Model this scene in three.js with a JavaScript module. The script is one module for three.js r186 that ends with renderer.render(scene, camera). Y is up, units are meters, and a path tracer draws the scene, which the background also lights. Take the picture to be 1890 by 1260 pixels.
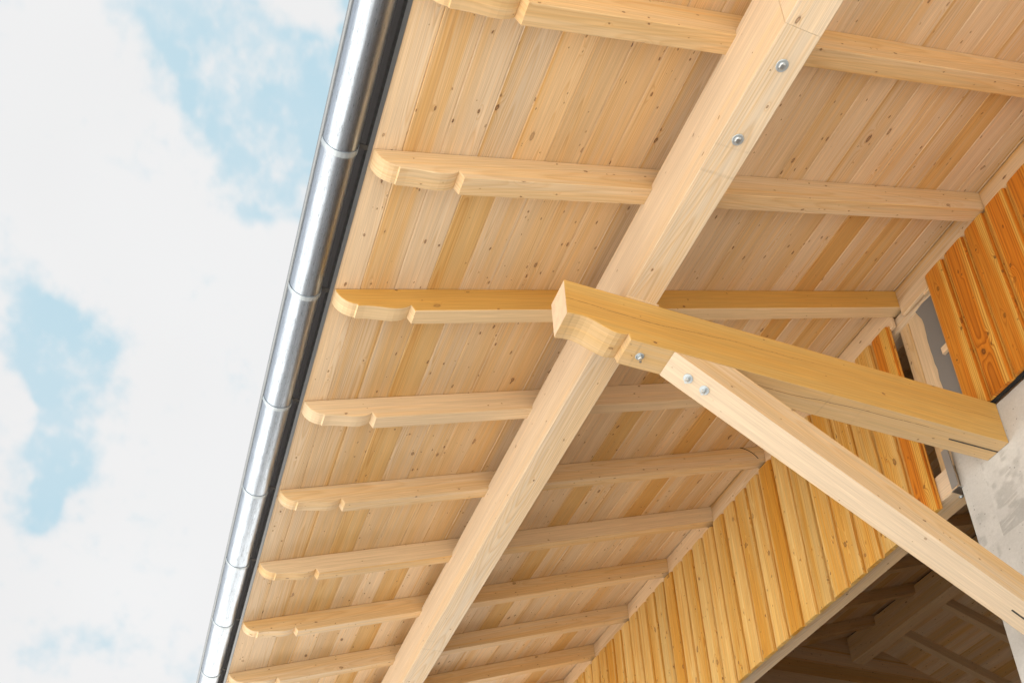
import * as THREE from 'three';
import { mergeGeometries, toCreasedNormals } from 'three/addons/utils/BufferGeometryUtils.js';

// ---------------------------------------------------------------- camera, sky, sun, exposure
// metres, y up; the camera stands at the origin (eye height 1.65 m above the ground),
// x runs from the yard into the building, z along the eave, the far end of the eave is -z
const scene = new THREE.Scene();
const EXPOSURE = 3.0;
const FOCAL = 1912.43, CENTRE_Y = 1318.3;                 // pixels of the 1890 x 1260 photograph
const camera = new THREE.PerspectiveCamera(2 * Math.atan(CENTRE_Y / FOCAL) * 180 / Math.PI, 1890 / (2 * CENTRE_Y), 0.05, 3000);
camera.setViewOffset(1890, 2 * CENTRE_Y, 0, 0, 1890, 1260);
const camRight = new THREE.Vector3(0.93335435, -0.0472583, 0.35583184);
const camUp = new THREE.Vector3(-0.12140553, 0.89131593, 0.4368256);
const camBack = new THREE.Vector3(-0.33780223, -0.45091303, 0.82617619);
camera.quaternion.setFromRotationMatrix(new THREE.Matrix4().makeBasis(camRight, camUp, camBack));
camera.updateMatrixWorld();
scene.add(camera);

const renderer = new THREE.WebGLRenderer({ antialias: true });
renderer.setSize(1024, 682);
renderer.toneMapping = THREE.LinearToneMapping;
renderer.toneMappingExposure = EXPOSURE;
renderer.shadowMap.enabled = true;

const SUN = new THREE.Vector3(0.28, 0.92, 0.27).normalize();
const sun = new THREE.DirectionalLight(new THREE.Color(1, 0.965, 0.91), 5);
sun.position.copy(SUN).multiplyScalar(60);
sun.target.position.set(3, 0, -4);
sun.castShadow = true;
sun.shadow.mapSize.set(2048, 2048);
Object.assign(sun.shadow.camera, { left: -25, right: 25, top: 25, bottom: -25, near: 1, far: 140 });
scene.add(sun, sun.target);

// ---------------------------------------------------------------- seeded noise
function mulberry(seed) {
  let a = seed >>> 0;
  return () => { a = (a + 0x6D2B79F5) >>> 0; let t = Math.imul(a ^ (a >>> 15), 1 | a); t = (t + Math.imul(t ^ (t >>> 7), 61 | t)) ^ t; return ((t ^ (t >>> 14)) >>> 0) / 4294967296; };
}
const PERM = new Uint8Array(512), PVAL = new Float32Array(256);
{ const r = mulberry(11); const p = [...Array(256).keys()]; for (let i = 255; i > 0; i--) { const j = Math.floor(r() * (i + 1)); [p[i], p[j]] = [p[j], p[i]]; } for (let i = 0; i < 512; i++) PERM[i] = p[i & 255]; for (let i = 0; i < 256; i++) PVAL[i] = r(); }
// value noise 0..1, periodic in x with a whole period per (at most 256)
function noise2(x, y, per = 256, seed = 0) {
  const xi = Math.floor(x), yi = Math.floor(y); let fx = x - xi, fy = y - yi;
  fx = fx * fx * (3 - 2 * fx); fy = fy * fy * (3 - 2 * fy);
  let x0 = xi % per; if (x0 < 0) x0 += per; let x1 = x0 + 1; if (x1 >= per) x1 = 0;
  const y0 = (yi + seed * 37) & 255, y1 = (y0 + 1) & 255, s = seed * 17 & 255;
  const a = PVAL[PERM[PERM[x0 + s & 255] + y0]], b = PVAL[PERM[PERM[x1 + s & 255] + y0]], c = PVAL[PERM[PERM[x0 + s & 255] + y1]], d = PVAL[PERM[PERM[x1 + s & 255] + y1]];
  return (a + (b - a) * fx) * (1 - fy) + (c + (d - c) * fx) * fy;
}
function noise3(x, y, z) {
  const xi = Math.floor(x), yi = Math.floor(y), zi = Math.floor(z); let u = x - xi, v = y - yi, w = z - zi;
  u = u * u * (3 - 2 * u); v = v * v * (3 - 2 * v); w = w * w * (3 - 2 * w);
  const X = xi & 255, Y = yi & 255, Z = zi & 255, A = PERM[X] + Y, B = PERM[X + 1 & 255] + Y;
  const a0 = PERM[A & 255] + Z, a1 = PERM[A + 1 & 255] + Z, b0 = PERM[B & 255] + Z, b1 = PERM[B + 1 & 255] + Z;
  const l = (p, q, t) => p + (q - p) * t;
  return l(l(l(PVAL[PERM[a0 & 255]], PVAL[PERM[b0 & 255]], u), l(PVAL[PERM[a1 & 255]], PVAL[PERM[b1 & 255]], u), v),
    l(l(PVAL[PERM[a0 + 1 & 255]], PVAL[PERM[b0 + 1 & 255]], u), l(PVAL[PERM[a1 + 1 & 255]], PVAL[PERM[b1 + 1 & 255]], u), v), w);
}
function fbm3(x, y, z, oct) { let s = 0, a = 0.5, n = 0; for (let i = 0; i < oct; i++) { s += a * noise3(x, y, z); n += a; a *= 0.52; x = x * 2.03 + 7.1; y = y * 2.03 + 3.7; z = z * 2.03 + 11.3; } return s / n; }
const clamp = (x, a = 0, b = 1) => x < a ? a : x > b ? b : x;
const smooth = (a, b, x) => { x = clamp((x - a) / (b - a)); return x * x * (3 - 2 * x); };

// ---------------------------------------------------------------- sky: bright broken cumulus with pale blue between
function pixelDirection(px, py) {
  return new THREE.Vector3().addScaledVector(camRight, (px - 945) / FOCAL).addScaledVector(camUp, -(py - CENTRE_Y) / FOCAL).addScaledVector(camBack, -1).normalize();
}
function makeSky() {
  const W = 4096, H = 2048, data = new Float32Array(W * H * 4);
  // gaps between the clouds in the part of the sky that the photograph shows: pixel, radius in pixels, strength
  const gaps = [[250, 40, 55, .6], [330, 110, 55, .5], [400, 60, 80, .8], [430, 140, 90, .9], [480, 240, 85, .95], [540, 140, 85, .9], [520, 330, 75, .9], [570, 260, 80, .9], [615, 120, 70, .9], [640, 20, 40, .9], [560, 390, 45, .7], [330, 20, 50, .4], [455, 385, 35, .6],
    [490, 8, 50, -.8], [588, 45, 45, -1], [20, 545, 55, .7], [55, 620, 70, .9], [150, 670, 60, .85], [110, 610, 60, .5], [40, 700, 60, .9], [60, 810, 65, .9], [30, 860, 60, .9], [75, 745, 55, .7], [0, 775, 38, -1.1], [5, 895, 30, -.6], [100, 900, 55, .6], [60, 950, 55, .6], [20, 950, 50, .6], [190, 640, 45, .5], [455, 742, 34, .62], [150, 1180, 45, .6], [80, 1235, 45, .6], [300, 1195, 42, .55], [215, 1170, 40, .5], [130, 1020, 40, .5], [345, 1235, 40, .5], [230, 310, 25, .35], [720, 40, 80, .8], [690, 250, 90, .7]]
    .map(([x, y, r, s]) => ({ d: pixelDirection(x, y), k: 1 / Math.pow(r / FOCAL, 2), s }));
  const mid = pixelDirection(330, 600), exp = 1 / EXPOSURE;
  for (let j = 0; j < H; j++) {
    const el = ((j + .5) / H - .5) * Math.PI, y = Math.sin(el), c = Math.cos(el);
    for (let i = 0; i < W; i++) {
      const o = (j * W + i) * 4;
      if (el < -0.01) { data[o] = .30; data[o + 1] = .29; data[o + 2] = .27; data[o + 3] = 1; continue; }
      const az = ((i + .5) / W - .5) * 2 * Math.PI, x = c * Math.cos(az), z = c * Math.sin(az);
      const near = smooth(.86, .95, x * mid.x + y * mid.y + z * mid.z);
      const yy = y + .12, cx = x / yy, cz = z / yy;                          // cloud sheet seen in perspective
      let b = 0;
      if (near < 1) b += (1 - near) * (smooth(.40, .66, fbm3(cx * 1.3 + 5, cz * 1.3, 2.5, 3)) * .95 + .08);
      if (near > 0) { let g = 0; const wx = x + .075 * (fbm3(x * 16 + 40, y * 16, z * 16, 4) - .5), wy = y + .075 * (fbm3(x * 16, y * 16 + 50, z * 16, 4) - .5), wz = z + .075 * (fbm3(x * 16, y * 16, z * 16 + 60, 4) - .5), wl = 1 / Math.hypot(wx, wy, wz); for (const q of gaps) { const t = 2 * (1 - (wx * q.d.x + wy * q.d.y + wz * q.d.z) * wl) * q.k; if (t < 9) g += q.s * Math.exp(-t); } b += near * Math.min(g, 1.15); }
      const oct = near > 0 ? 6 : 4, ed = fbm3(x * 24, y * 24, z * 24, oct) - .5, fine = near > 0 ? fbm3(x * 90 + 9, y * 90, z * 90, 4) - .5 : 0;
      const blue = smooth(.04, 1.2, b + ed * 1.5 + fine * 1.3) * (.60 + .40 * smooth(.4, 1.2, b + ed * 1.6)) * (.66 + .42 * fbm3(x * 11 + 80, y * 11, z * 11, 3));
      const body = fbm3(x * 4 + 30, y * 4, z * 4, 3);                         // soft grey and white inside the clouds
      const cl = .875 + (body - .5) * .10, haze = smooth(.5, .05, y) * .5;
      const th = clamp(blue * (1 - haze));
      data[o] = (cl * (1 - th) + .50 * th) * exp; data[o + 1] = (cl * (1 - th) + .71 * th) * exp; data[o + 2] = (cl * 1.005 * (1 - th) + .82 * th) * exp; data[o + 3] = 1;
    }
  }
  const t = new THREE.DataTexture(data, W, H, THREE.RGBAFormat, THREE.FloatType);
  t.mapping = THREE.EquirectangularReflectionMapping; t.magFilter = t.minFilter = THREE.LinearFilter; t.wrapS = THREE.RepeatWrapping; t.needsUpdate = true;
  return t;
}
scene.background = makeSky();
scene.environment = scene.background;

// ---------------------------------------------------------------- wood, computed
// An atlas of boards: the grain runs along u, each strip is one piece of wood with its own rings, streaks and knots.
function woodAtlas({ W, H, strips, lengthM, stripM, seed, styles }) {
  const rnd = mulberry(seed), out = new Uint8Array(W * H * 4), hp = H / strips, du = lengthM / W, dv = stripM / hp;
  const defl = new Float32Array(W * hp), knotMix = new Float32Array(W * hp), knotTone = new Float32Array(W * hp);
  for (let s = 0; s < strips; s++) {
    const st = styles[s % styles.length], sd = Math.floor(rnd() * 200) + 1;
    defl.fill(0); knotMix.fill(0); knotTone.fill(0);
    const nk = Math.round(st.knots * lengthM * stripM / .18 * (.6 + .8 * rnd()));
    for (let k = 0; k < nk; k++) {
      const big = rnd(), r = (big < .5 ? .0013 + .0014 * rnd() : big < .93 ? .0024 + .003 * rnd() : .006 + .005 * rnd()) * (st.knotSize || 1);
      const ku = rnd() * lengthM, kv = stripM * (.04 + .92 * rnd()), lean = (rnd() - .5) * 1.2, el = 1.15 + rnd() * 1.1, dark = (.45 + .5 * rnd()) * (big > .93 ? .8 : 1), amp = (rnd() < .5 ? -1 : 1) * r * 2.2;
      const wu = Math.ceil(r * 18 / du), wv = Math.ceil(r * 7 / dv), ci = Math.round(ku / du), cj = Math.round(kv / dv);
      for (let j = Math.max(0, cj - wv); j < Math.min(hp, cj + wv); j++) for (let i = -wu; i <= wu; i++) {
        const ii = ((ci + i) % W + W) % W, x = i * du, y = (j - cj) * dv, q = j * W + ii;
        defl[q] += amp * Math.exp(-(x * x / (r * r * 30) + y * y / (r * r * 6)));
        const xx = x - y * lean, e = Math.sqrt(xx * xx / (r * r * el * el) + y * y / (r * r)) + (noise2(ii * .31, j * .31, 256, 3) - .5) * .35;
        if (e < 1.15) { const m = (e < .55 ? .55 + .35 * noise2(e * 9, 1.5, 256, k & 31) : .95) * smooth(1.15, .8, e) + .22 * smooth(.8, 1.15, e); if (m * dark > knotMix[q]) { knotMix[q] = m * dark; knotTone[q] = e < .6 ? .45 : 0; } }
        else if (e < 2.6) { const m = .22 * Math.pow((2.6 - e) / 1.6, 2) * dark; if (m > knotMix[q]) { knotMix[q] = m; knotTone[q] = 1; } }
      }
    }
    const pith = stripM * (.5 + (rnd() - .5) * st.offset), depth0 = st.depth * (.5 + rnd()), sp = st.ring * (.75 + .5 * rnd());
    const edgeSide = rnd() < .5 ? 0 : 1, edgeW = (rnd() < st.edge ? .012 + .03 * rnd() : 0), tint = (rnd() - .5) * st.vary, goldBase = st.gold + (rnd() - .5) * .25;
    const cracks = []; for (let k = 0; k < (st.cracks || 0); k++) cracks.push({ v: stripM * (.2 + .6 * rnd()), a: rnd() * lengthM, l: st.crackLen || (.4 + 1.2 * rnd()), w: .0011 + .0009 * rnd(), sd: Math.floor(rnd() * 99) });
    const stickers = []; for (let k = 0; k < (st.stickers || 0); k++) stickers.push({ u: rnd() * lengthM, w: .004 + .008 * rnd() * rnd(), a: .04 + .13 * rnd(), slant: (rnd() - .5) * .12, n: k });
    for (let i = 0; i < W; i++) {
      const u = i * du, per = (f) => Math.max(1, Math.round(f * lengthM));
      const P1 = per(.45), P2 = per(1.4), n1 = noise2(u * P1 / lengthM, 3.3, P1, sd), n2 = noise2(u * P2 / lengthM, 8.1, P2, sd);
      const y0 = pith + (n1 - .5) * (st.wander ?? .09) + (n2 - .5) * .02, dd = depth0 + (noise2(u * P1 / lengthM, 13.7, P1, sd) - .5) * st.depth * 1.1 + (n2 - .5) * .01;
      const PF = per(7), PM = per(1.1), PB = per(.6), uF = u * PF / lengthM, uM = u * PM / lengthM, uB = u * PB / lengthM;
      for (let j = 0; j < hp; j++) {
        const y = j * dv, q = j * W + i;
        const yy = y - y0, rho = Math.sqrt(yy * yy + dd * dd) + defl[q] + (noise2(uM * 3, y * 40, PM * 3, sd + 5) - .5) * .004;
        const ph = rho / sp, fr = ph - Math.floor(ph), late = fr < .82 ? Math.pow(fr / .82, 3) : (1 - fr) / .18;
        const fib = noise2(uF, y * 300, PF, sd + 9) - .5, mid = noise2(uM, y * 75, PM, sd + 2) - .5, broad = noise2(uB, y * 14, PB, sd + 4) - .5;
        let g = goldBase + broad * st.streak + mid * st.streak * .7;
        if (edgeW) { const e = edgeSide ? stripM - y : y; g += .75 * smooth(edgeW * 1.15, edgeW * .35, e + mid * .012); }
        if (st.heart) g += st.heart * (smooth(st.heartW || .085, (st.heartW || .085) * .5, Math.abs(y - y0 + (mid) * .03)) - .45);
        g = clamp(g);
        const L = late * st.grain * (.55 + .9 * (broad + .5)), br = 1 + fib * st.fibre + mid * .05 + tint;
        let km = knotMix[q]; const kt = knotTone[q];
        let r_ = st.pale[0] + (st.rich[0] - st.pale[0]) * g, g_ = st.pale[1] + (st.rich[1] - st.pale[1]) * g, b_ = st.pale[2] + (st.rich[2] - st.pale[2]) * g;
        r_ += (st.late[0] - r_) * L; g_ += (st.late[1] - g_) * L; b_ += (st.late[2] - b_) * L;
        for (const c of cracks) { let x = u - c.a; if (x < 0) x += lengthM; if (x < c.l) { const v = c.v + (noise2(x * 1.7, c.sd, 256, 4) - .5) * .045 + (noise2(x * 11, c.sd, 256, 6) - .5) * .006, t = Math.sin(Math.PI * x / c.l); if (Math.abs(y - v) < Math.max(c.w * Math.sqrt(t), dv * .6)) km = Math.max(km, .62 * Math.min(1, t * 3)); } }
        for (const c of stickers) { const e = Math.abs(u - c.u - (y - stripM / 2) * c.slant) / c.w; if (e < 1) { const m = c.a * (1 - e * e) * (.35 + 1.1 * noise2(u * 60, y * 60, 256, c.n)); r_ += (118 - r_) * m; g_ += (100 - g_) * m; b_ += (84 - b_) * m; } }
        const kr = kt === 1 ? 168 : 78 + 84 * kt, kg = kt === 1 ? 106 : 46 + 62 * kt, kb = kt === 1 ? 52 : 25 + 38 * kt;
        const o = ((s * hp + j) * W + i) * 4;
        out[o] = clamp(r_ * br + (kr - r_) * km, 0, 255); out[o + 1] = clamp(g_ * br + (kg - g_) * km, 0, 255); out[o + 2] = clamp(b_ * br + (kb - b_) * km, 0, 255); out[o + 3] = 255;
      }
    }
  }
  const t = new THREE.DataTexture(out, W, H, THREE.RGBAFormat, THREE.UnsignedByteType);
  t.colorSpace = THREE.SRGBColorSpace; t.wrapS = THREE.RepeatWrapping; t.wrapT = THREE.ClampToEdgeWrapping; t.magFilter = THREE.LinearFilter; t.minFilter = THREE.LinearMipmapLinearFilter; t.generateMipmaps = true; t.anisotropy = 8; t.needsUpdate = true;
  return { map: t, strips, lengthM, stripM };
}
const spruce = { pale: [223, 199, 168], rich: [213, 169, 106], late: [190, 143, 88], gold: .22, streak: .62, grain: .42, fibre: .09, knots: 8, ring: .0052, depth: .05, offset: 1.6, edge: .45, vary: .06 };
const golden = { ...spruce, pale: [219, 186, 134], rich: [210, 163, 92], late: [186, 132, 66], gold: .4, streak: .6, edge: .2 };
const BOARDS = woodAtlas({ W: 2048, H: 2048, strips: 16, lengthM: 4.096, stripM: .18, seed: 21, styles: [spruce, { ...spruce, gold: .1 }, { ...spruce, gold: .32, streak: .8 }, spruce, { ...spruce, gold: .15, grain: .4 }, spruce, { ...spruce, knots: 14 }, golden] });
const beamPale = { ...spruce, pale: [223, 203, 177], knots: 5, gold: .14, streak: .38, grain: .32, ring: .0062, depth: .09, offset: 1.2, edge: 0, knotSize: .85 };
const beamGold = { ...golden, pale: [208, 172, 104], rich: [198, 148, 66], knots: 4, streak: .4, grain: .34, ring: .0062, depth: .09, offset: 1.2, edge: 0, knotSize: .95 };
const BEAMS = woodAtlas({ W: 2048, H: 2048, strips: 8, lengthM: 4.096, stripM: .37, seed: 5, styles: [beamPale, { ...beamPale, knots: 4, gold: .08, stickers: 2 }, beamPale, { ...beamPale, gold: .3, cracks: 1 }, { ...beamPale, cracks: 1, crackLen: 1.6, knots: 4, stickers: 8, gold: .5, rich: [200, 164, 108] }, { ...beamGold, cracks: 1, crackLen: 3.6 }, beamGold, { ...beamPale, gold: .5, knots: 7, rich: [208, 164, 98] }] });
const larch = { pale: [220, 188, 124], rich: [209, 152, 58], late: [180, 112, 34], gold: .24, streak: .9, grain: .60, fibre: .12, knots: 7, ring: .0095, depth: .03, offset: .5, edge: .5, vary: .10, knotSize: 1.2, heart: .35 };
const larchDeep = { ...larch, pale: [218, 174, 92], rich: [200, 124, 36], late: [156, 84, 16], gold: .62, streak: .7, grain: .70, edge: 0, heart: 1.0, wander: .05, offset: .3, heartW: .068 };
const CLADDING = woodAtlas({ W: 2048, H: 2048, strips: 16, lengthM: 3.072, stripM: .18, seed: 77, styles: [larch, larchDeep, { ...larch, gold: .14 }, { ...larch, gold: .34 }, larchDeep, larch, { ...larch, gold: .16 }, larchDeep] });
// growth rings on sawn ends
function endGrain() {
  const N = 512, out = new Uint8Array(N * N * 4), size = .4;
  for (let j = 0; j < N; j++) for (let i = 0; i < N; i++) {
    const x = i / N * size - .13, y = j / N * size - .30, rho = Math.hypot(x, y) + (noise2(i * .02, j * .02) - .5) * .012, ph = rho / .0075, fr = ph - Math.floor(ph);
    const late = fr < .7 ? Math.pow(fr / .7, 2) : (1 - fr) / .3, n = noise2(i * .7, j * .7, 256, 2) - .5, m = noise2(i * .03, j * .03, 256, 8) - .5, o = (j * N + i) * 4;
    out[o] = 226 - 20 * late + 14 * n + 16 * m; out[o + 1] = 204 - 26 * late + 14 * n + 16 * m; out[o + 2] = 178 - 34 * late + 14 * n + 14 * m; out[o + 3] = 255;
  }
  const t = new THREE.DataTexture(out, N, N); t.colorSpace = THREE.SRGBColorSpace; t.wrapS = t.wrapT = THREE.RepeatWrapping; t.magFilter = THREE.LinearFilter; t.needsUpdate = true; return t;
}
const wood = (atlas, color = 0xffffff, roughness = .62) => new THREE.MeshStandardMaterial({ map: atlas.map, color, roughness, metalness: 0 });
const varnished = (color) => new THREE.MeshStandardMaterial({ map: CLADDING.map, bumpMap: CLADDING.map, bumpScale: .0003, color, roughness: .45 });
const M = {
  board: [wood(BOARDS), wood(BOARDS, new THREE.Color(.98, .96, .93)), wood(BOARDS, new THREE.Color(1, .985, .96))],
  boardGold: wood(BOARDS, new THREE.Color(1, .92, .77)),
  beam: wood(BEAMS), beamWarm: wood(BEAMS, new THREE.Color(.99, .94, .83)), beamOrange: wood(BEAMS, new THREE.Color(.98, .90, .72)), beamCool: wood(BEAMS, new THREE.Color(.97, .95, .93)),
  clad: varnished(0xffffff), cladWarm: varnished(new THREE.Color(1, .95, .86)), cladDeep: varnished(new THREE.Color(.98, .95, .82)),
  end: new THREE.MeshStandardMaterial({ map: endGrain(), roughness: .75 }),
};

// ---------------------------------------------------------------- geometry helpers
// a flat-shaded prism along local x; section = [[y, z], ...] counter-clockwise seen from +x
function prismX(section, x0, x1) {
  const P = [], n = section.length;
  const tri = (a, b, c) => P.push(...a, ...b, ...c);
  for (let i = 0; i < n; i++) {
    const [y0, z0] = section[i], [y1, z1] = section[(i + 1) % n];
    const a = [x0, y0, z0], b = [x0, y1, z1], c = [x1, y1, z1], d = [x1, y0, z0];
    tri(a, b, c); tri(a, c, d);
  }
  const pts = section.map(([y, z]) => new THREE.Vector2(y, z));
  for (const [i, j, k] of THREE.ShapeUtils.triangulateShape(pts, [])) {
    const A = section[i], B = section[j], C = section[k];
    tri([x1, ...A], [x1, ...B], [x1, ...C]); tri([x0, ...A], [x0, ...C], [x0, ...B]);
  }
  const g = new THREE.BufferGeometry(); g.setAttribute('position', new THREE.Float32BufferAttribute(P, 3)); g.computeVertexNormals(); return g;
}
// outline in local x-y, thickness w along z (0 .. w), arrises chamfered by c
function slabXY(points, w, c = .004) {
  const g = new THREE.ExtrudeGeometry(new THREE.Shape(points.map(([x, y]) => new THREE.Vector2(x, y))), { depth: w - 2 * c, bevelEnabled: c > 0, bevelThickness: c, bevelSize: c, bevelOffset: -c, bevelSegments: 1, curveSegments: 1 });
  g.translate(0, 0, c); return g.index ? g.toNonIndexed() : g;
}
// uv for timber whose grain runs along local x; pick = strips of the atlas for the faces +y, -y, +z, -z
const uvRnd = mulberry(404);
function grainUV(g, atlas, pick) {
  g.computeBoundingBox(); const bb = g.boundingBox, p = g.attributes.position, uv = new Float32Array(p.count * 2);
  const my = (bb.min.y + bb.max.y) / 2, mz = (bb.min.z + bb.max.z) / 2, off = [uvRnd(), uvRnd(), uvRnd(), uvRnd()], flip = [0, 1, 2, 3].map(() => uvRnd() < .5 ? -1 : 1);
  const A = new THREE.Vector3(), B = new THREE.Vector3(), C = new THREE.Vector3(), N = new THREE.Vector3();
  for (let i = 0; i < p.count; i += 3) {
    A.fromBufferAttribute(p, i); B.fromBufferAttribute(p, i + 1); C.fromBufferAttribute(p, i + 2); N.subVectors(B, A).cross(C.clone().sub(A)).normalize();
    const f = Math.abs(N.z) > Math.abs(N.y) ? (N.z > 0 ? 2 : 3) : (N.y > 0 ? 0 : 1), end = Math.abs(N.x) > .85;
    for (let k = 0; k < 3; k++) {
      const x = p.getX(i + k), y = p.getY(i + k), z = p.getZ(i + k); let u, v;
      if (end) { u = (z - mz) / .4 + .3; v = (y - my) / .4 + .5; uv[(i + k) * 2] = off[f] + (y - my) / atlas.lengthM * .3; }
      v = f >= 2 ? y - my : z - mz;
      if (!end) uv[(i + k) * 2] = flip[f] * x / atlas.lengthM + off[f];
      const half = .5 - 1.5 / (2048 / atlas.strips);
      uv[(i + k) * 2 + 1] = (pick[f] + .5 + clamp(flip[(f + 1) % 4] * v / atlas.stripM, -half, half)) / atlas.strips;
    }
  }
  g.setAttribute('uv', new THREE.BufferAttribute(uv, 2)); return g;
}
const taken = {};
function numbered(name) { const n = taken[name] = (taken[name] ?? -1) + 1; return n ? `${name}_${String(n).padStart(3, '0')}` : name; }
function mesh(name, geometry, material, parent) {
  const m = new THREE.Mesh(geometry, material); m.name = name; m.castShadow = m.receiveShadow = true; if (parent) parent.add(m); return m;
}
function thing(name, label, category, [x, y, z] = [0, 0, 0], group) {
  const o = new THREE.Group(); o.name = numbered(name); o.position.set(x, y, z); o.userData = { label, category }; if (group) o.userData.group = group; scene.add(o); return o;
}
function single(name, geometry, material, label, category, group) {
  const m = mesh(numbered(name), geometry, material, scene); m.userData = { label, category }; if (group) m.userData.group = group; return m;
}
function structure(name, geometry, material) { const m = mesh(numbered(name), geometry, material, scene); m.userData.kind = 'structure'; return m; }
function box(x0, x1, y0, y1, z0, z1) { const g = new THREE.BoxGeometry(x1 - x0, y1 - y0, z1 - z0); g.translate((x0 + x1) / 2, (y0 + y1) / 2, (z0 + z1) / 2); return g; }
const basis = (X, Y, Z) => new THREE.Matrix4().makeBasis(X, Y, Z);
const V = (x, y, z) => new THREE.Vector3(x, y, z);
// square-edged timber of length L along local x, height h (0 .. h in y), width w (0 .. w in z)
const timber = (L, h, w, pick, c = .004, atlas = BEAMS) => grainUV(slabXY([[0, 0], [L, 0], [L, h], [0, h]], w, c), atlas, pick);
const AXIS_Z = basis(V(0, 0, -1), V(0, 1, 0), V(1, 0, 0));    // timber frame: grain to -z, height up, width to +x
const AXIS_UP = basis(V(0, 1, 0), V(-1, 0, 0), V(0, 0, 1));   // grain up, thickness outwards, width to +z
const at = (g, m, x, y, z) => g.applyMatrix4(m).translate(x, y, z);

// ---------------------------------------------------------------- the roof's measures
const PITCH = 19.949 * Math.PI / 180, CP = Math.cos(PITCH), SP = Math.sin(PITCH), H0 = 3.5;
const roofY = (x) => (H0 + x * SP) / CP;                       // underside of the roof boards
const EDGE_X = .604, EDGE_S = EDGE_X * CP + roofY(EDGE_X) * SP, RIDGE_X = 8.65, NEAR_Z = 3.2, FAR_Z = -10.4, GABLE_Z = -9.22, GROUND = -1.65;
const SLOPE = basis(V(CP, SP, 0), V(-SP, CP, 0), V(0, 0, 1));  // local x up the slope, y out of the roof, z along the eave
const slopeAt = (s) => V(CP * s - SP * H0, SP * s + CP * H0, 0);
const sOf = (x) => (x - EDGE_X) / CP;                          // metres up the slope from the eave
const pickOf = (r, list) => [0, 1, 2, 3].map(() => list[Math.floor(r() * list.length)]);

// ---------------------------------------------------------------- ground and hall
{
  const N = 512, d = new Uint8Array(N * N * 4);
  for (let j = 0; j < N; j++) for (let i = 0; i < N; i++) { const n = .5 * noise2(i * .5, j * .5, 256) + .3 * noise2(i * .125, j * .125, 64, 2) + .2 * noise2(i / 32, j / 32, 16, 3), o = (j * N + i) * 4, v = 158 + 62 * n; d[o] = v + 3; d[o + 1] = v; d[o + 2] = v - 5; d[o + 3] = 255; }
  const t = new THREE.DataTexture(d, N, N); t.colorSpace = THREE.SRGBColorSpace; t.wrapS = t.wrapT = THREE.RepeatWrapping; t.repeat.set(600, 600); t.magFilter = THREE.LinearFilter; t.needsUpdate = true;
  const g = new THREE.PlaneGeometry(1600, 1600); g.rotateX(-Math.PI / 2); g.translate(0, GROUND, 0);
  structure('ground', g, new THREE.MeshStandardMaterial({ map: t, roughness: .95 }));
  structure('hall_floor', box(4.44, 12.9, GROUND + .004, GROUND + .05, GABLE_Z + .02, NEAR_Z - .02), new THREE.MeshStandardMaterial({ color: new THREE.Color(.46, .31, .19), roughness: .9 }));
}

// ---------------------------------------------------------------- concrete
function concreteTexture() {
  const N = 1024, d = new Uint8Array(N * N * 4), b = new Uint8Array(N * N * 4), r = mulberry(9);
  const v = new Float32Array(N * N), h = new Float32Array(N * N);
  for (let j = 0; j < N; j++) for (let i = 0; i < N; i++) {
    const q = j * N + i, big = noise2(i / 128, j / 128, 8, 1), m = noise2(i / 40, j / 70, 256, 2), f = noise2(i / 6, j / 6, 256, 3), g = noise2(i / 1.6, j / 1.6, 256, 4);
    const warp = noise2(i / 90, j / 90, 256, 7) * 90, patch = smooth(.58, .74, noise2((i + warp) / 150, (j + warp) / 190, 256, 12) * .72 + .28 * noise2(i / 22, j / 22, 256, 13));   // grey trowelled filler
    const scr = smooth(.72, .9, noise2((i + j * .7) / 60, (j - i * .2) / 5, 256, 15)) * patch;
    v[q] = 192 + 14 * (big - .5) + 10 * (m - .5) + 7 * (f - .5) + 8 * (g - .5) - 20 * patch + 16 * scr; h[q] = 128 + 30 * (f - .5) + 30 * (g - .5) + 50 * patch + 40 * scr;
  }
  for (let k = 0; k < 420; k++) { const ci = Math.floor(r() * N), cj = Math.floor(r() * N), R = .8 + 2.6 * r() * r(); for (let j = -4; j <= 4; j++) for (let i = -4; i <= 4; i++) if (Math.hypot(i, j) < R) { const q = ((cj + j + N) % N) * N + (ci + i + N) % N; v[q] -= 42; h[q] -= 80; } }
  for (let q = 0; q < N * N; q++) { const c = clamp(v[q], 0, 255); d[q * 4] = c + 1; d[q * 4 + 1] = c - 1; d[q * 4 + 2] = c - 5; d[q * 4 + 3] = 255; const e = clamp(h[q], 0, 255); b[q * 4] = b[q * 4 + 1] = b[q * 4 + 2] = e; b[q * 4 + 3] = 255; }
  const mk = (a, s) => { const t = new THREE.DataTexture(a, N, N); if (s) t.colorSpace = THREE.SRGBColorSpace; t.wrapS = t.wrapT = THREE.RepeatWrapping; t.magFilter = THREE.LinearFilter; t.needsUpdate = true; return t; };
  return [mk(d, true), mk(b, false)];
}
const [concMap, concBump] = concreteTexture();
const concrete = new THREE.MeshStandardMaterial({ map: concMap, bumpMap: concBump, bumpScale: .002, roughness: .9 });
function metreUV(g, size = 1.6) {
  const p = g.attributes.position, n = g.attributes.normal, uv = new Float32Array(p.count * 2);
  for (let i = 0; i < p.count; i++) { const ax = Math.abs(n.getX(i)), ay = Math.abs(n.getY(i)); const [a, b] = ax > .6 ? [p.getZ(i), p.getY(i)] : ay > .6 ? [p.getX(i), p.getZ(i)] : [p.getX(i), p.getY(i)]; uv[i * 2] = a / size; uv[i * 2 + 1] = b / size; }
  g.setAttribute('uv', new THREE.BufferAttribute(uv, 2)); return g;
}
const PIER_X = 4.18, PIER_Z = -3.365, PIER_TOP = 3.945;
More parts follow.
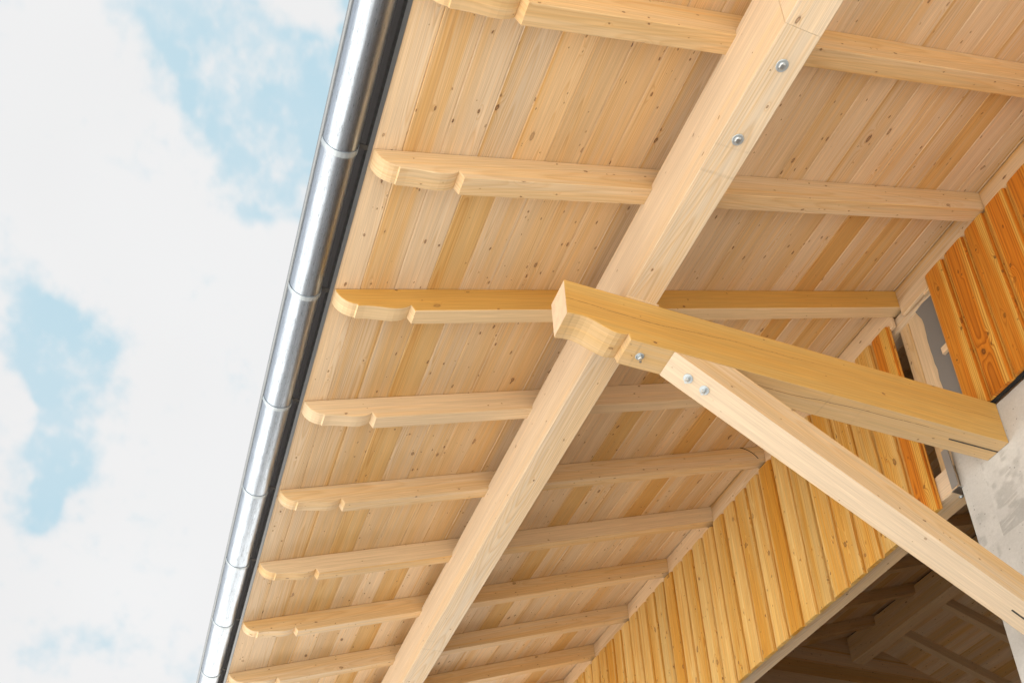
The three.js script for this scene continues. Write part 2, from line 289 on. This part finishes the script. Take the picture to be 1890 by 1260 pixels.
{
  const w = slabXY([[0, 0], [NEAR_Z - PIER_Z, 0], [NEAR_Z - PIER_Z, PIER_TOP - GROUND], [0, PIER_TOP - GROUND]], .25, .008);
  w.applyMatrix4(basis(V(0, 0, 1), V(0, 1, 0), V(-1, 0, 0))).translate(PIER_X + .25, GROUND, PIER_Z);
  single('concrete_wall', metreUV(w), concrete, 'pale grey concrete wall with trowelled patches below the deep orange boards', 'wall');
  single('concrete_wall', metreUV(box(PIER_X, 4.43, GROUND, 3.5985, GABLE_Z - .1, -8.7)), concrete, 'concrete wall at the far end of the hall opening', 'wall');
  single('hall_back_wall', metreUV(box(12.95, 13.2, GROUND, 5.0, GABLE_Z, NEAR_Z)), new THREE.MeshStandardMaterial({ color: new THREE.Color(.70, .54, .36), roughness: .8 }), 'plain timber wall deep inside the hall', 'wall');
}

// ---------------------------------------------------------------- rafters
const RAFTER_W = .085, RAFTER_D = .138, rafterZ = [-1.928, -2.655, -3.383, -4.137, -4.89, -5.646, -6.393, -7.164, -7.91, -8.655];
const tail = [[.012, 0], [.013, -.018], [.018, -.036], [.026, -.052], [.038, -.067], [.054, -.079], [.072, -.088], [.09, -.092], [.0925, -.101], [.13, -.101], [.17, -.105], [.21, -.111], [.245, -.117], [.275, -.120], [.305, -.119], [.33, -.114], [.35, -.106], [.362, -.098], [.372, -RAFTER_D]];
{
  const r = mulberry(31), end = sOf(RIDGE_X - .012);
  rafterZ.forEach((z, i) => {
    const orange = i === 2;
    const pts = [...tail, [end, -RAFTER_D], [end, 0]];
    const g = grainUV(slabXY(pts, RAFTER_W, .003), BEAMS, orange ? [6, 2, 6, 6] : i === 4 || i === 0 ? [0, 7, 7, 0] : pickOf(r, [0, 2, 3, 7, 7]));  // orange one: heartwood colour, with paler ground light painted into its underside strip
    g.translate(0, -.0005, z - RAFTER_W).applyMatrix4(SLOPE); const o = slopeAt(EDGE_S); g.translate(o.x, o.y, 0);
    const ord = ['first', 'second', 'third', 'fourth', 'fifth', 'sixth', 'seventh'];
    const label = orange ? 'golden orange rafter with scrolled tail passing just beyond the bracket beam' : i === 1 ? 'pale spruce rafter between the bolted purlin length and the golden orange rafter' : i === 0 ? 'pale spruce rafter crossing the purlin beside its joint and bolts' : i === 4 ? 'pale spruce rafter with a dark bark pocket at its wall end' : `pale spruce rafter with scrolled tail, ${ord[i - 3]} beyond the golden orange rafter`;
    const rm = single('rafter', g, orange ? M.beamOrange : [M.beamWarm, M.beam, M.beamWarm][i % 3], label, 'rafter', 'rafters under the roof boards');
    if (i === 4) {   // dark bark pocket in the side of this one, near the wall
      const c = new THREE.CatmullRomCurve3([[3.94, 5.156], [3.987, 5.153], [4.032, 5.139], [4.065, 5.117], [4.089, 5.092]].map(([x, y]) => V(x, y, z + .0004)));
      const tg = new THREE.TubeGeometry(c, 24, .0042, 6); const p = tg.attributes.position; for (let k = 0; k < p.count; k++) p.setZ(k, Math.min(p.getZ(k), z + .0012));
      mesh('bark_pocket', tg, new THREE.MeshStandardMaterial({ color: new THREE.Color(.035, .02, .012), roughness: .9 }), rm);
    }
  });
}

// ---------------------------------------------------------------- roof boards: tongue and groove, laid along the eave, butted over the rafters
{
  const roof = thing('board_ceiling', 'pale knotty spruce boards forming the underside of the overhanging roof', 'ceiling');
  const r = mulberry(63), joints = rafterZ.map((z) => z - RAFTER_W / 2);
  const total = sOf(RIDGE_X - .03), W = .1725, first = .138;
  const section = (w) => [[0, .0042], [0, w - .0042], [.0042, w - .0004], [.022, w - .0004], [.022, .0004], [.0042, .0004]].map(([y, z]) => [y, z - w / 2]).reverse();
  const frame = basis(V(0, 0, 1), V(-SP, CP, 0), V(-CP, -SP, 0));
  let course = 0;
  for (let s = 0; s < total - .02; course++) {
    const w = course === 0 ? first : Math.min(W, total - s);
    // where this course is butted
    let cuts = [NEAR_Z - .02];
    const outside = s < 4;
    let k = outside ? Math.floor(r() * 3) : 2 + Math.floor(r() * 3);
    if (course === 4 || course === 5) { cuts.push(joints[1]); k = 4 + (course & 1); }
    while (k < joints.length) { cuts.push(joints[k]); k += 3 + Math.floor(r() * 3); }
    cuts.push(FAR_Z);
    for (let c = 0; c + 1 < cuts.length; c++) {
      const z1 = cuts[c] - .0006, z0 = cuts[c + 1] + .0006, gold = (course === 4 || course === 5) && c === 0;
      const g = grainUV(prismX(section(w), z0, z1), BOARDS, Array(4).fill(course === 0 ? [1, 9, 4][c % 3] : Math.floor(r() * 16)));
      g.translate(0, .0008 + r() * .0012, 0).applyMatrix4(frame);
      const o = slopeAt(EDGE_S + s + w / 2); g.translate(o.x, o.y, 0);
      const warm = r();
      mesh('board', g, gold || warm < .012 ? M.boardGold : M.board[Math.floor(r() * 3)], roof);
    }
    s += w;
  }
  // roof build-up above the boards, closed to the sky
  const th = .22, x0 = EDGE_X + .01;
  const cov = new THREE.MeshStandardMaterial({ color: new THREE.Color(.10, .09, .085), roughness: .7 });
  const prof = [[x0, roofY(x0) + .026], [RIDGE_X, roofY(RIDGE_X) + .026], [RIDGE_X, roofY(RIDGE_X) + th], [x0 - .11, roofY(x0 - .11) + th], [x0 - .11, roofY(x0 - .11) + th - .02], [x0, roofY(x0) + th - .05]];
  const g = new THREE.ExtrudeGeometry(new THREE.Shape(prof.map(([x, y]) => new THREE.Vector2(x, y))), { depth: NEAR_Z - FAR_Z, bevelEnabled: false }); g.translate(0, 0, FAR_Z);
  const g2 = g.clone(); g2.applyMatrix4(new THREE.Matrix4().makeScale(-1, 1, 1)).translate(2 * RIDGE_X + .004, 0, 0);
  { const p = g2.attributes.position; for (let i = 0; i < p.count; i += 3) { const a = V(p.getX(i + 1), p.getY(i + 1), p.getZ(i + 1)), b = V(p.getX(i + 2), p.getY(i + 2), p.getZ(i + 2)); p.setXYZ(i + 1, b.x, b.y, b.z); p.setXYZ(i + 2, a.x, a.y, a.z); } g2.computeVertexNormals(); }
  const rc = thing('roof_covering', 'dark roof covering lying above the spruce boards', 'roof');
  mesh('roof_slope', g, cov, rc); mesh('roof_slope', g2, cov, rc);
}

// ---------------------------------------------------------------- bolts
const zinc = new THREE.MeshStandardMaterial({ color: new THREE.Color(.56, .62, .66), metalness: .75, roughness: .5 });
const zincBright = new THREE.MeshStandardMaterial({ color: new THREE.Color(.60, .64, .66), metalness: 1, roughness: .38 });
const steelDark = new THREE.MeshStandardMaterial({ color: new THREE.Color(.10, .09, .08), metalness: .6, roughness: .6 });
// a washer with a domed or hexagon head that faces along dir
function bolt(parent, p, dir, R, hex) {
  const q = new THREE.Quaternion().setFromUnitVectors(V(0, 1, 0), dir.clone().normalize());
  const place = (g) => g.applyQuaternion(q).translate(p.x, p.y, p.z);
  const dish = new THREE.LatheGeometry([[0, .0005], [R * .9, .0005], [R, .0012], [R, .0032], [R * .95, .0042], [R * .5, .0046], [0, .0046]].map(([x, y]) => new THREE.Vector2(x, y)), 36);
  const w = mesh('bolt', place(toCreasedNormals(dish.toNonIndexed(), .6)), zinc, parent);
  let head;
  if (hex) {
    const n = new THREE.CylinderGeometry(R * .5, R * .5, .013, 6); n.translate(0, .011, 0);
    const c = new THREE.CylinderGeometry(R * .4, R * .5, .003, 6); c.translate(0, .019, 0);
    const st = new THREE.CylinderGeometry(R * .3, R * .3, .02, 16); st.translate(0, .026, 0);
    head = mergeGeometries([n, c, st].map((x) => toCreasedNormals(x.toNonIndexed(), .6)));
  } else head = toCreasedNormals(new THREE.LatheGeometry([[R * .56, .0044], [R * .55, .007], [R * .46, .010], [R * .3, .0118], [0, .0124]].reverse().map(([x, y]) => new THREE.Vector2(x, y)).reverse(), 32).toNonIndexed(), .9);
  mesh('bolt_head', place(head), zincBright, w);
}

// ---------------------------------------------------------------- purlin under the rafters, in two lengths
const PX = 1.92, PY = 3.946, PW = .16, PH = .357;
{
  const t = thing('purlin', 'long pale glued purlin carried by the bracket beam and crossing under the rafters', 'beam');
  mesh('timber', at(timber(1.682 + NEAR_Z - .1, PH, PW, [0, 0, 1, 1], .002), AXIS_Z, PX, PY, NEAR_Z - .1), M.beam, t);
  mesh('timber', at(timber(-1.6835 - FAR_Z - .1, PH, PW, [0, 1, 1, 2], .002), AXIS_Z, PX, PY, -1.683), M.beam, t);
  bolt(t, V(2.0, PY, -1.82), V(0, -1, 0), .0245); bolt(t, V(2.0, PY, -2.136), V(0, -1, 0), .0245);
}

// ---------------------------------------------------------------- bracket beam and its brace
const BZ = -2.994, BW = .156, BY = 3.668, BTOP = 3.943;
{
  const t = thing('bracket_beam', 'golden bracket beam with scrolled end projecting from the concrete wall', 'beam');
  const prof = [[1.60, BTOP], [1.60, 3.727], [1.64, 3.735], [1.672, 3.738], [1.70, 3.735], [1.73, 3.727], [1.78, 3.706], [1.815, 3.693], [1.845, 3.687], [1.87, 3.688], [1.895, 3.695], [1.908, 3.703], [1.918, BY], [PIER_X - .004, BY], [PIER_X - .004, BTOP]].map(([x, y]) => [x - 1.6, y]);
  mesh('timber', at(grainUV(slabXY(prof, BW, .003), BEAMS, [5, 4, 5, 6]), new THREE.Matrix4(), 1.6, 0, BZ - BW), M.beam, t);  // golden sides over a paler underside: warm bounced light painted in by strip
  // sawn end
  const e = new THREE.PlaneGeometry(BW - .008, BTOP - 3.727 - .008); e.rotateY(-Math.PI / 2); { const p = e.attributes.position, uv = e.attributes.uv; for (let i = 0; i < p.count; i++) uv.setXY(i, p.getZ(i) / .4 + .45, p.getY(i) / .4 + .62); }
  const es = mesh('sawn_end', e, M.end, t); es.position.set(1.599, (BTOP + 3.727) / 2, BZ - BW / 2); es.userData.label = 'pale sawn end with growth rings';
  mesh('sole_plate', box(PX - .006, PX + PW + .012, BTOP - .003, PY + .0015, BZ - BW + .01, BZ + .0065), M.beam, t);
  bolt(t, V(2.001, BY, -3.074), V(0, -1, 0), .021, true);
  mesh('knife_plate', box(3.84, PIER_X - .006, BY - .002, BY + .1, -3.0775, -3.0705), steelDark, t);
}
{
  const t = thing('diagonal_brace', 'pale diagonal brace running from the bracket beam down to the concrete wall', 'brace');
  const A = V(2.145, 3.6655, 0), ang = -31 * Math.PI / 180, d = V(Math.cos(ang), Math.sin(ang), 0), n = V(-Math.sin(ang), Math.cos(ang), 0), th = .168;
  const topX = th / Math.tan(-ang), L = 2.36;      // upper end sawn level under the beam, lower end sawn plumb at the wall
  const cut = (h) => (PIER_X - .004 - A.x - n.x * h) / d.x;
  const g = grainUV(slabXY([[0, 0], [cut(0), 0], [cut(th), th], [topX, th]], BW - .002, .003), BEAMS, [0, 2, 7, 6]);  // side strips more golden than the underside, imitating light bounced between the timbers
  at(g, basis(d, n, V(0, 0, 1)), A.x, A.y, BZ - BW + .001);
  mesh('timber', g, M.beam, t);
  const on = (l, z) => V(A.x + d.x * l, A.y + d.y * l, z), down = n.clone().negate();
  bolt(t, on(.123, -3.071), down, .0245, true); bolt(t, on(.218, -3.071), down, .0245, true);
  const k = box(2.055, cut(0) - .004, -.0015, .09, -3.076, -3.067); at(k, basis(d, n, V(0, 0, 1)), A.x, A.y, 0);
  mesh('knife_plate', k, steelDark, t);
}

// ---------------------------------------------------------------- wall: lintel, studs, blocking, cladding
const CLAD_BACK = 4.155;
{
  const r = mulberry(88);
  const lintel = thing('lintel_beam', 'timber lintel beam over the dark hall opening', 'beam');
  mesh('timber', at(timber(GABLE_Z * -1 - 3.37, .17, .16, [1, 1, 1, 2]), AXIS_Z, 4.158, 3.65, -3.37), M.beamCool, lintel);
  bolt(lintel, V(4.236, 3.65, -3.424), V(0, -1, 0), .014, false);
  // steel shoe that ties the lintel to the concrete
  const shoe = thing('steel_shoe', 'small zinc steel angle tying the lintel to the concrete wall', 'bracket');
  mesh('upright_flange', box(4.150, 4.156, 3.662, 3.93, -3.40, -3.352), new THREE.MeshStandardMaterial({ color: new THREE.Color(.36, .36, .36), metalness: .7, roughness: .6 }), shoe);
  mesh('foot_flange', box(4.150, 4.25, 3.6425, 3.6485, -3.405, -3.35), zincBright, shoe);
  // studs behind the missing boards
  for (const [z, w, m, lab] of [[-3.48, .078, M.beam, 'pale stud beside the dark slot where wall boards are missing'], [-3.4005, .12, M.beamWarm, 'golden stud behind the grey membrane where wall boards are missing']]) {
    const g = grainUV(slabXY([[0, 0], [1.21, 0], [1.21, .1], [0, .1]], w, .003), BEAMS, pickOf(r, [0, 2, 7]));
    single('stud', at(g, AXIS_UP, 4.305, 3.822, z), m, lab, 'stud');
  }
  // top plate under the rafters, behind the blocking
  const plate = thing('top_plate', 'pale wall plate along the top of the boarded wall', 'beam');
  mesh('timber', at(timber(GABLE_Z * -1 + NEAR_Z, .1, .12, [1, 1, 1, 1]), AXIS_Z, 4.185, 4.985, NEAR_Z), M.beam, plate);
  // blocking between the rafters
  const zs = [...rafterZ];
  for (let i = 0; i < zs.length; i++) {
    const z1 = i ? zs[i - 1] - RAFTER_W - .001 : NEAR_Z, z0 = zs[i] + .001;
    const top = roofY(4.149) - .004, g = grainUV(slabXY([[0, 0], [z1 - z0, 0], [z1 - z0, top - 5.01], [0, top - 5.01]], .028, .002), BOARDS, Array(4).fill([1, 9, 4][i % 3]));
    single('blocking_board', at(g, AXIS_Z, 4.149, 5.01, z1), M.board[2], i === 0 ? 'pale board over the deep orange boards, on the purlin joint side' : i === 1 ? 'pale board over the deep orange boards, one bay before the missing boards' : i === 2 ? 'pale board at the wall top above the grey membrane and studs' : `pale board over the golden boards, in bay ${['one', 'two', 'three', 'four', 'five', 'six', 'seven', 'eight'][i - 3]} beyond the golden orange rafter`, 'board', 'blocking boards between the rafters');
  }
  // grey membrane, torn along its far edge
  const cols = [], rows = 40;
  { const P = [], I = []; for (let j = 0; j <= rows; j++) { const y = 3.955 + (5.0 - 3.955) * j / rows, zl = -3.292 + .016 * (noise2(j * .35, 2, 256, 9) - .5) + (j > 36 ? -.008 * (j - 36) : 0), bul = .006 * (noise2(j * .5, 7, 256, 2) - .5); for (let k = 0; k <= 4; k++) { const z = zl + (-3.05 - zl) * k / 4; P.push(4.190 + bul - (k === 1 ? .005 : 0), y, z); } } for (let j = 0; j < rows; j++) for (let k = 0; k < 4; k++) { const a = j * 5 + k; I.push(a, a + 1, a + 6, a, a + 6, a + 5); }
    const g = new THREE.BufferGeometry(); g.setAttribute('position', new THREE.Float32BufferAttribute(P, 3)); g.setIndex(I); g.computeVertexNormals(); const back = g.clone().toNonIndexed(); back.translate(.0016, 0, 0);
    single('wall_membrane', mergeGeometries([g.toNonIndexed(), back]), new THREE.MeshStandardMaterial({ color: new THREE.Color(.20, .19, .18), roughness: .8, side: THREE.DoubleSide }), 'grey torn membrane showing where wall boards are missing', 'membrane'); }
  for (const [y, h] of [[4.995, .05], [4.505, .05], [4.02, .05]]) {
    const g = grainUV(slabXY([[0, 0], [NEAR_Z + 3.2, 0], [NEAR_Z + 3.2, h], [0, h]], .024, .002), BOARDS, Array(4).fill(1)); at(g, AXIS_Z, CLAD_BACK + .0015, y, NEAR_Z);
    single('batten', g, M.board[0], y > 4.9 ? 'end of a pale batten sticking out under the wall top behind the deep orange boards' : y > 4.3 ? 'end of a pale batten sticking out halfway up behind the deep orange boards' : 'pale batten low behind the deep orange boards', 'batten');
  }
  // cladding boards
  const prof = (w) => [[0, 0], [0, w], [.006, w], [.006, w - .010], [.017, w - .012], [.0245, w - .018], [.0275, w - .030], [.0275, .034], [.0255, .022], [.018, .010], [.0055, .0005], [0, 0]].slice(0, -1).map(([y, z]) => [y, z]);
  const section = (w) => prof(w).reverse();
  function cladding(parent, z0, dir, count, y0, y1, deep) {
    let z = z0;
    for (let i = 0; i < count; i++) {
      const w = .166 + (r() - .5) * .006, zl = dir > 0 ? z : z - w;
      const list = deep(i), strip = list[Math.floor(r() * list.length)];
      const g = grainUV(prismX(section(w - .0008), y0 - r() * .006, y1 + (r() - .5) * .008), CLADDING, [strip, strip, strip, strip]);
      g.translate(0, r() * .0015, 0);
      at(g, AXIS_UP, CLAD_BACK, 0, zl);
      mesh('board', g, deep(i, true), parent);
      z += dir * w;
    }
  }
  const deepStrips = [1, 4, 7, 9, 12, 15], light = [0, 2, 3, 5, 6, 8, 10, 11, 13, 14];
  const right = thing('deep_orange_board_wall', 'deep orange upright boards standing on the concrete wall', 'wall');
  cladding(right, -3.15, 1, 37, 3.957, 5.066, (i, mat) => mat ? M.cladDeep : deepStrips);
  const left = thing('golden_board_wall', 'golden upright boards above the dark hall opening', 'wall');
  cladding(left, -3.495, -1, 34, 3.603, 5.042, (i, mat) => mat ? (i === 0 ? M.cladDeep : i < 4 ? M.cladWarm : M.clad) : i === 0 ? deepStrips : light);
  // thin black strip between the boards and the concrete
  const bit = box(4.150, 4.178, 3.9475, 3.956, -3.14, NEAR_Z);
  single('black_strip', bit, new THREE.MeshStandardMaterial({ color: new THREE.Color(.012, .012, .012), roughness: .8 }), 'thin black strip between the deep orange boards and the concrete', 'strip');
}

// ---------------------------------------------------------------- inside the hall: ridge beam, the other slope, the gable
{
  const r = mulberry(515);
  const ridge = thing('ridge_beam', 'dark brown ridge beam inside the hall with rafters meeting over it', 'beam');
  mesh('timber', at(timber(NEAR_Z - GABLE_Z - .01, .36, .2, [1, 0, 7, 7]), AXIS_Z, 8.55, 6.43, NEAR_Z), M.beamWarm, ridge);
  const mir = basis(V(CP, -SP, 0), V(SP, CP, 0), V(0, 0, 1));
  for (const z of rafterZ.slice(2)) {
    const L = 4.9, g = grainUV(slabXY([[0, -RAFTER_D], [L, -RAFTER_D], [L, 0], [0, 0]], RAFTER_W, .003), BEAMS, pickOf(r, [0, 2, 7]));
    g.translate(0, 0, z - RAFTER_W); g.applyMatrix4(mir).translate(RIDGE_X + .012, roofY(RIDGE_X) - .004, 0);
    const t = thing('hall_rafter', 'brown rafter on the far roof slope inside the dark hall', 'rafter', [0, 0, 0], 'rafters on the far slope of the hall roof');
    mesh('timber', g, M.beamWarm, t);
  }
  const sl = thing('hall_board_ceiling', 'brown boards under the far roof slope inside the dark hall', 'ceiling');
  const W = .1725, frame = basis(V(0, 0, 1), V(SP, CP, 0), V(-CP, SP, 0));
  for (let i = 0, s = .02; s < 4.85; s += W, i++) {
    const cut = -5.9 - .74 * Math.floor(r() * 4);
    for (const [z1, z0] of [[NEAR_Z - .02, cut + .0006], [cut - .0006, FAR_Z]]) {
      const g = grainUV(prismX([[0, .0028], [0, W - .0028], [.0028, W - .0002], [.022, W - .0002], [.022, .0002], [.0028, .0002]].map(([y, z]) => [y, z - W / 2]).reverse(), z0, z1), BOARDS, Array(4).fill(Math.floor(r() * 16)));
      g.translate(0, .001 + r() * .001, 0).applyMatrix4(frame).translate(RIDGE_X + .012 + CP * (s + W / 2), roofY(RIDGE_X) - .004 - SP * (s + W / 2), 0);
      mesh('board', g, M.board[i % 3], sl);
    }
  }
  // gable wall of level boards at the far end, plain closing wall at the near end
  const gable = thing('gable_wall', 'dark brown boarded gable wall at the far end of the hall', 'wall');
  const apex = roofY(RIDGE_X) + .02, halfAt = (y) => Math.min(4.4, (apex - y) / Math.tan(PITCH));
  for (let y = GROUND, i = 0; y < apex - .03; y += .2, i++) {
    const yt = Math.min(y + .198, apex - .005), hb = halfAt(y), ht = Math.max(halfAt(yt), .01);
    const g = grainUV(slabXY([[-hb, y], [hb, y], [ht, yt], [-ht, yt]], .024, .0015), BOARDS, Array(4).fill(Math.floor(r() * 16)));
    g.translate(RIDGE_X, 0, GABLE_Z - .024 + (i & 1 ? .001 : 0)); mesh('board', g, M.board[1], gable);
  }
  const prof = [[4.3, GROUND], [13, GROUND], [13, roofY(4.3) + .01], [RIDGE_X, roofY(RIDGE_X) + .02], [4.3, roofY(4.3) + .01]];
  const ng = new THREE.ExtrudeGeometry(new THREE.Shape(prof.map(([x, y]) => new THREE.Vector2(x, y))), { depth: .1, bevelEnabled: false });
  const near = ng.clone(); near.translate(0, 0, NEAR_Z - .12); const far = ng; far.translate(0, 0, GABLE_Z - .14);
  const cl = new THREE.MeshStandardMaterial({ color: new THREE.Color(.70, .54, .36), roughness: .8 });
  single('closing_wall', near, cl, 'plain wall closing the hall on the side behind the viewer', 'wall');
  mesh('backing', far, cl, gable);
}

// ---------------------------------------------------------------- gutter, eave flashing
{
  const GX = .4835, GY = 3.966, R = .0725, Z0 = FAR_Z + .05, Z1 = NEAR_Z - .05;
  const N = 512, d = new Uint8Array(N * N * 4), ro = new Uint8Array(N * N * 4), rr = mulberry(3);
  const v = new Float32Array(N * N).fill(0);
  for (let j = 0; j < N; j++) for (let i = 0; i < N; i++) v[j * N + i] = 26 * (noise2(i / 30, j / 8, 256, 3) - .5) + 16 * (noise2(i / 3, j / 3, 256, 5) - .5);
  for (let k = 0; k < 650; k++) { const lane = .35 + .3 * (rr() + rr() - 1), cj = Math.floor((rr() < .6 ? lane : rr()) * N), ci = Math.floor(rr() * N), l = 1 + Math.floor(rr() * 5), dk = 30 + 70 * rr(); for (let i = -l; i <= l; i++) for (let j = 0; j < 1 + (rr() < .3); j++) v[((cj + j) % N) * N + (ci + i + N) % N] -= dk; }
  for (let q = 0; q < N * N; q++) { const c = clamp(224 + v[q] * .95, 40, 255); d[q * 4] = c - 3; d[q * 4 + 1] = c; d[q * 4 + 2] = Math.min(255, c + 3); d[q * 4 + 3] = 255; const e = clamp(98 - v[q] * .9, 60, 230); ro[q * 4] = ro[q * 4 + 1] = ro[q * 4 + 2] = e; ro[q * 4 + 3] = 255; }
  const mk = (a, s) => { const t = new THREE.DataTexture(a, N, N); if (s) t.colorSpace = THREE.SRGBColorSpace; t.wrapS = t.wrapT = THREE.RepeatWrapping; t.magFilter = THREE.LinearFilter; t.needsUpdate = true; return t; };
  const sheet = new THREE.MeshStandardMaterial({ map: mk(d, true), roughnessMap: mk(ro, false), roughness: .85, metalness: 1, color: new THREE.Color(.64, .70, .78), side: THREE.DoubleSide });
  const gutter = thing('rain_gutter', 'shiny half-round metal rain gutter hung along the eave', 'gutter');
  const nz = 300, na = 56, P = [], U = [], I = [];
  for (let k = 0; k <= nz; k++) { const z = Z1 + (Z0 - Z1) * k / nz; for (let i = 0; i <= na; i++) { const t = Math.PI + i / na * (Math.PI + .25), wav = .0011 * (noise2(z * 2.6 + 50, i * .12, 256, 4) - .5) + .0005 * (noise2(z * 9 + 90, i * .2, 256, 8) - .5); P.push(GX + (R + wav) * Math.cos(t), GY + (R + wav) * Math.sin(t), z); U.push(-z / 1.0, i / na * .9); } }
  for (let k = 0; k < nz; k++) for (let i = 0; i < na; i++) { const a = k * (na + 1) + i, b = a + na + 1; I.push(a, b, b + 1, a, b + 1, a + 1); }
  const g = new THREE.BufferGeometry(); g.setAttribute('position', new THREE.Float32BufferAttribute(P, 3)); g.setAttribute('uv', new THREE.Float32BufferAttribute(U, 2)); g.setIndex(I); g.computeVertexNormals();
  mesh('trough', g, sheet, gutter);
  const bead = new THREE.CylinderGeometry(.0108, .0108, Z1 - Z0, 20, 1); bead.rotateX(Math.PI / 2); bead.translate(GX - R - .0035, GY + .003, (Z0 + Z1) / 2);
  mesh('rolled_edge', bead, new THREE.MeshStandardMaterial({ color: new THREE.Color(.30, .32, .34), metalness: .9, roughness: .5 }), gutter);
  const strap = new THREE.MeshStandardMaterial({ color: new THREE.Color(.52, .58, .63), metalness: .8, roughness: .5 });
  for (let i = 0; i < 12; i++) {
    const z = -1.93 - .7485 * (i - .0) + .003, out = [], ri = R + .0010, ro2 = R + .0030;
    const sh = []; for (let k = 0; k <= 40; k++) { const t = Math.PI - .12 + k / 40 * (Math.PI + .3); sh.push(new THREE.Vector2(GX + ro2 * Math.cos(t), GY + ro2 * Math.sin(t))); } for (let k = 40; k >= 0; k--) { const t = Math.PI - .12 + k / 40 * (Math.PI + .3); sh.push(new THREE.Vector2(GX + ri * Math.cos(t), GY + ri * Math.sin(t))); }
    const e = new THREE.ExtrudeGeometry(new THREE.Shape(sh), { depth: .0245, bevelEnabled: false }); e.translate(0, 0, z - .0245);
        const lip = box(GX - R - .013, GX - R + .008, GY + .012, GY + .0155, z - .0235, z - .001);
    mesh('gutter_bracket', mergeGeometries([toCreasedNormals(e.index ? e.toNonIndexed() : e, .5), lip.toNonIndexed()].map((q) => { q.deleteAttribute('uv'); return q; })), strap, gutter);
    mesh('bracket_arm', box(GX + R + .001, EDGE_X - .004, GY + .017, GY + .022, z - .0235, z - .001), steelDark, gutter);
  }
  const flash = thing('eave_flashing', 'dark grey metal flashing between the gutter and the roof boards', 'flashing');
  mesh('fascia_sheet', box(EDGE_X - .0035, EDGE_X - .001, roofY(EDGE_X) + .004, roofY(EDGE_X) + .15, Z0, Z1), new THREE.MeshStandardMaterial({ color: new THREE.Color(.07, .065, .06), metalness: .85, roughness: .34 }), flash);
  mesh('drip_edge', box(EDGE_X - .013, EDGE_X + .004, roofY(EDGE_X) - .003, roofY(EDGE_X) - .0005, Z0, Z1), new THREE.MeshStandardMaterial({ color: new THREE.Color(.22, .23, .24), metalness: 1, roughness: .4 }), flash);
}

renderer.render(scene, camera);
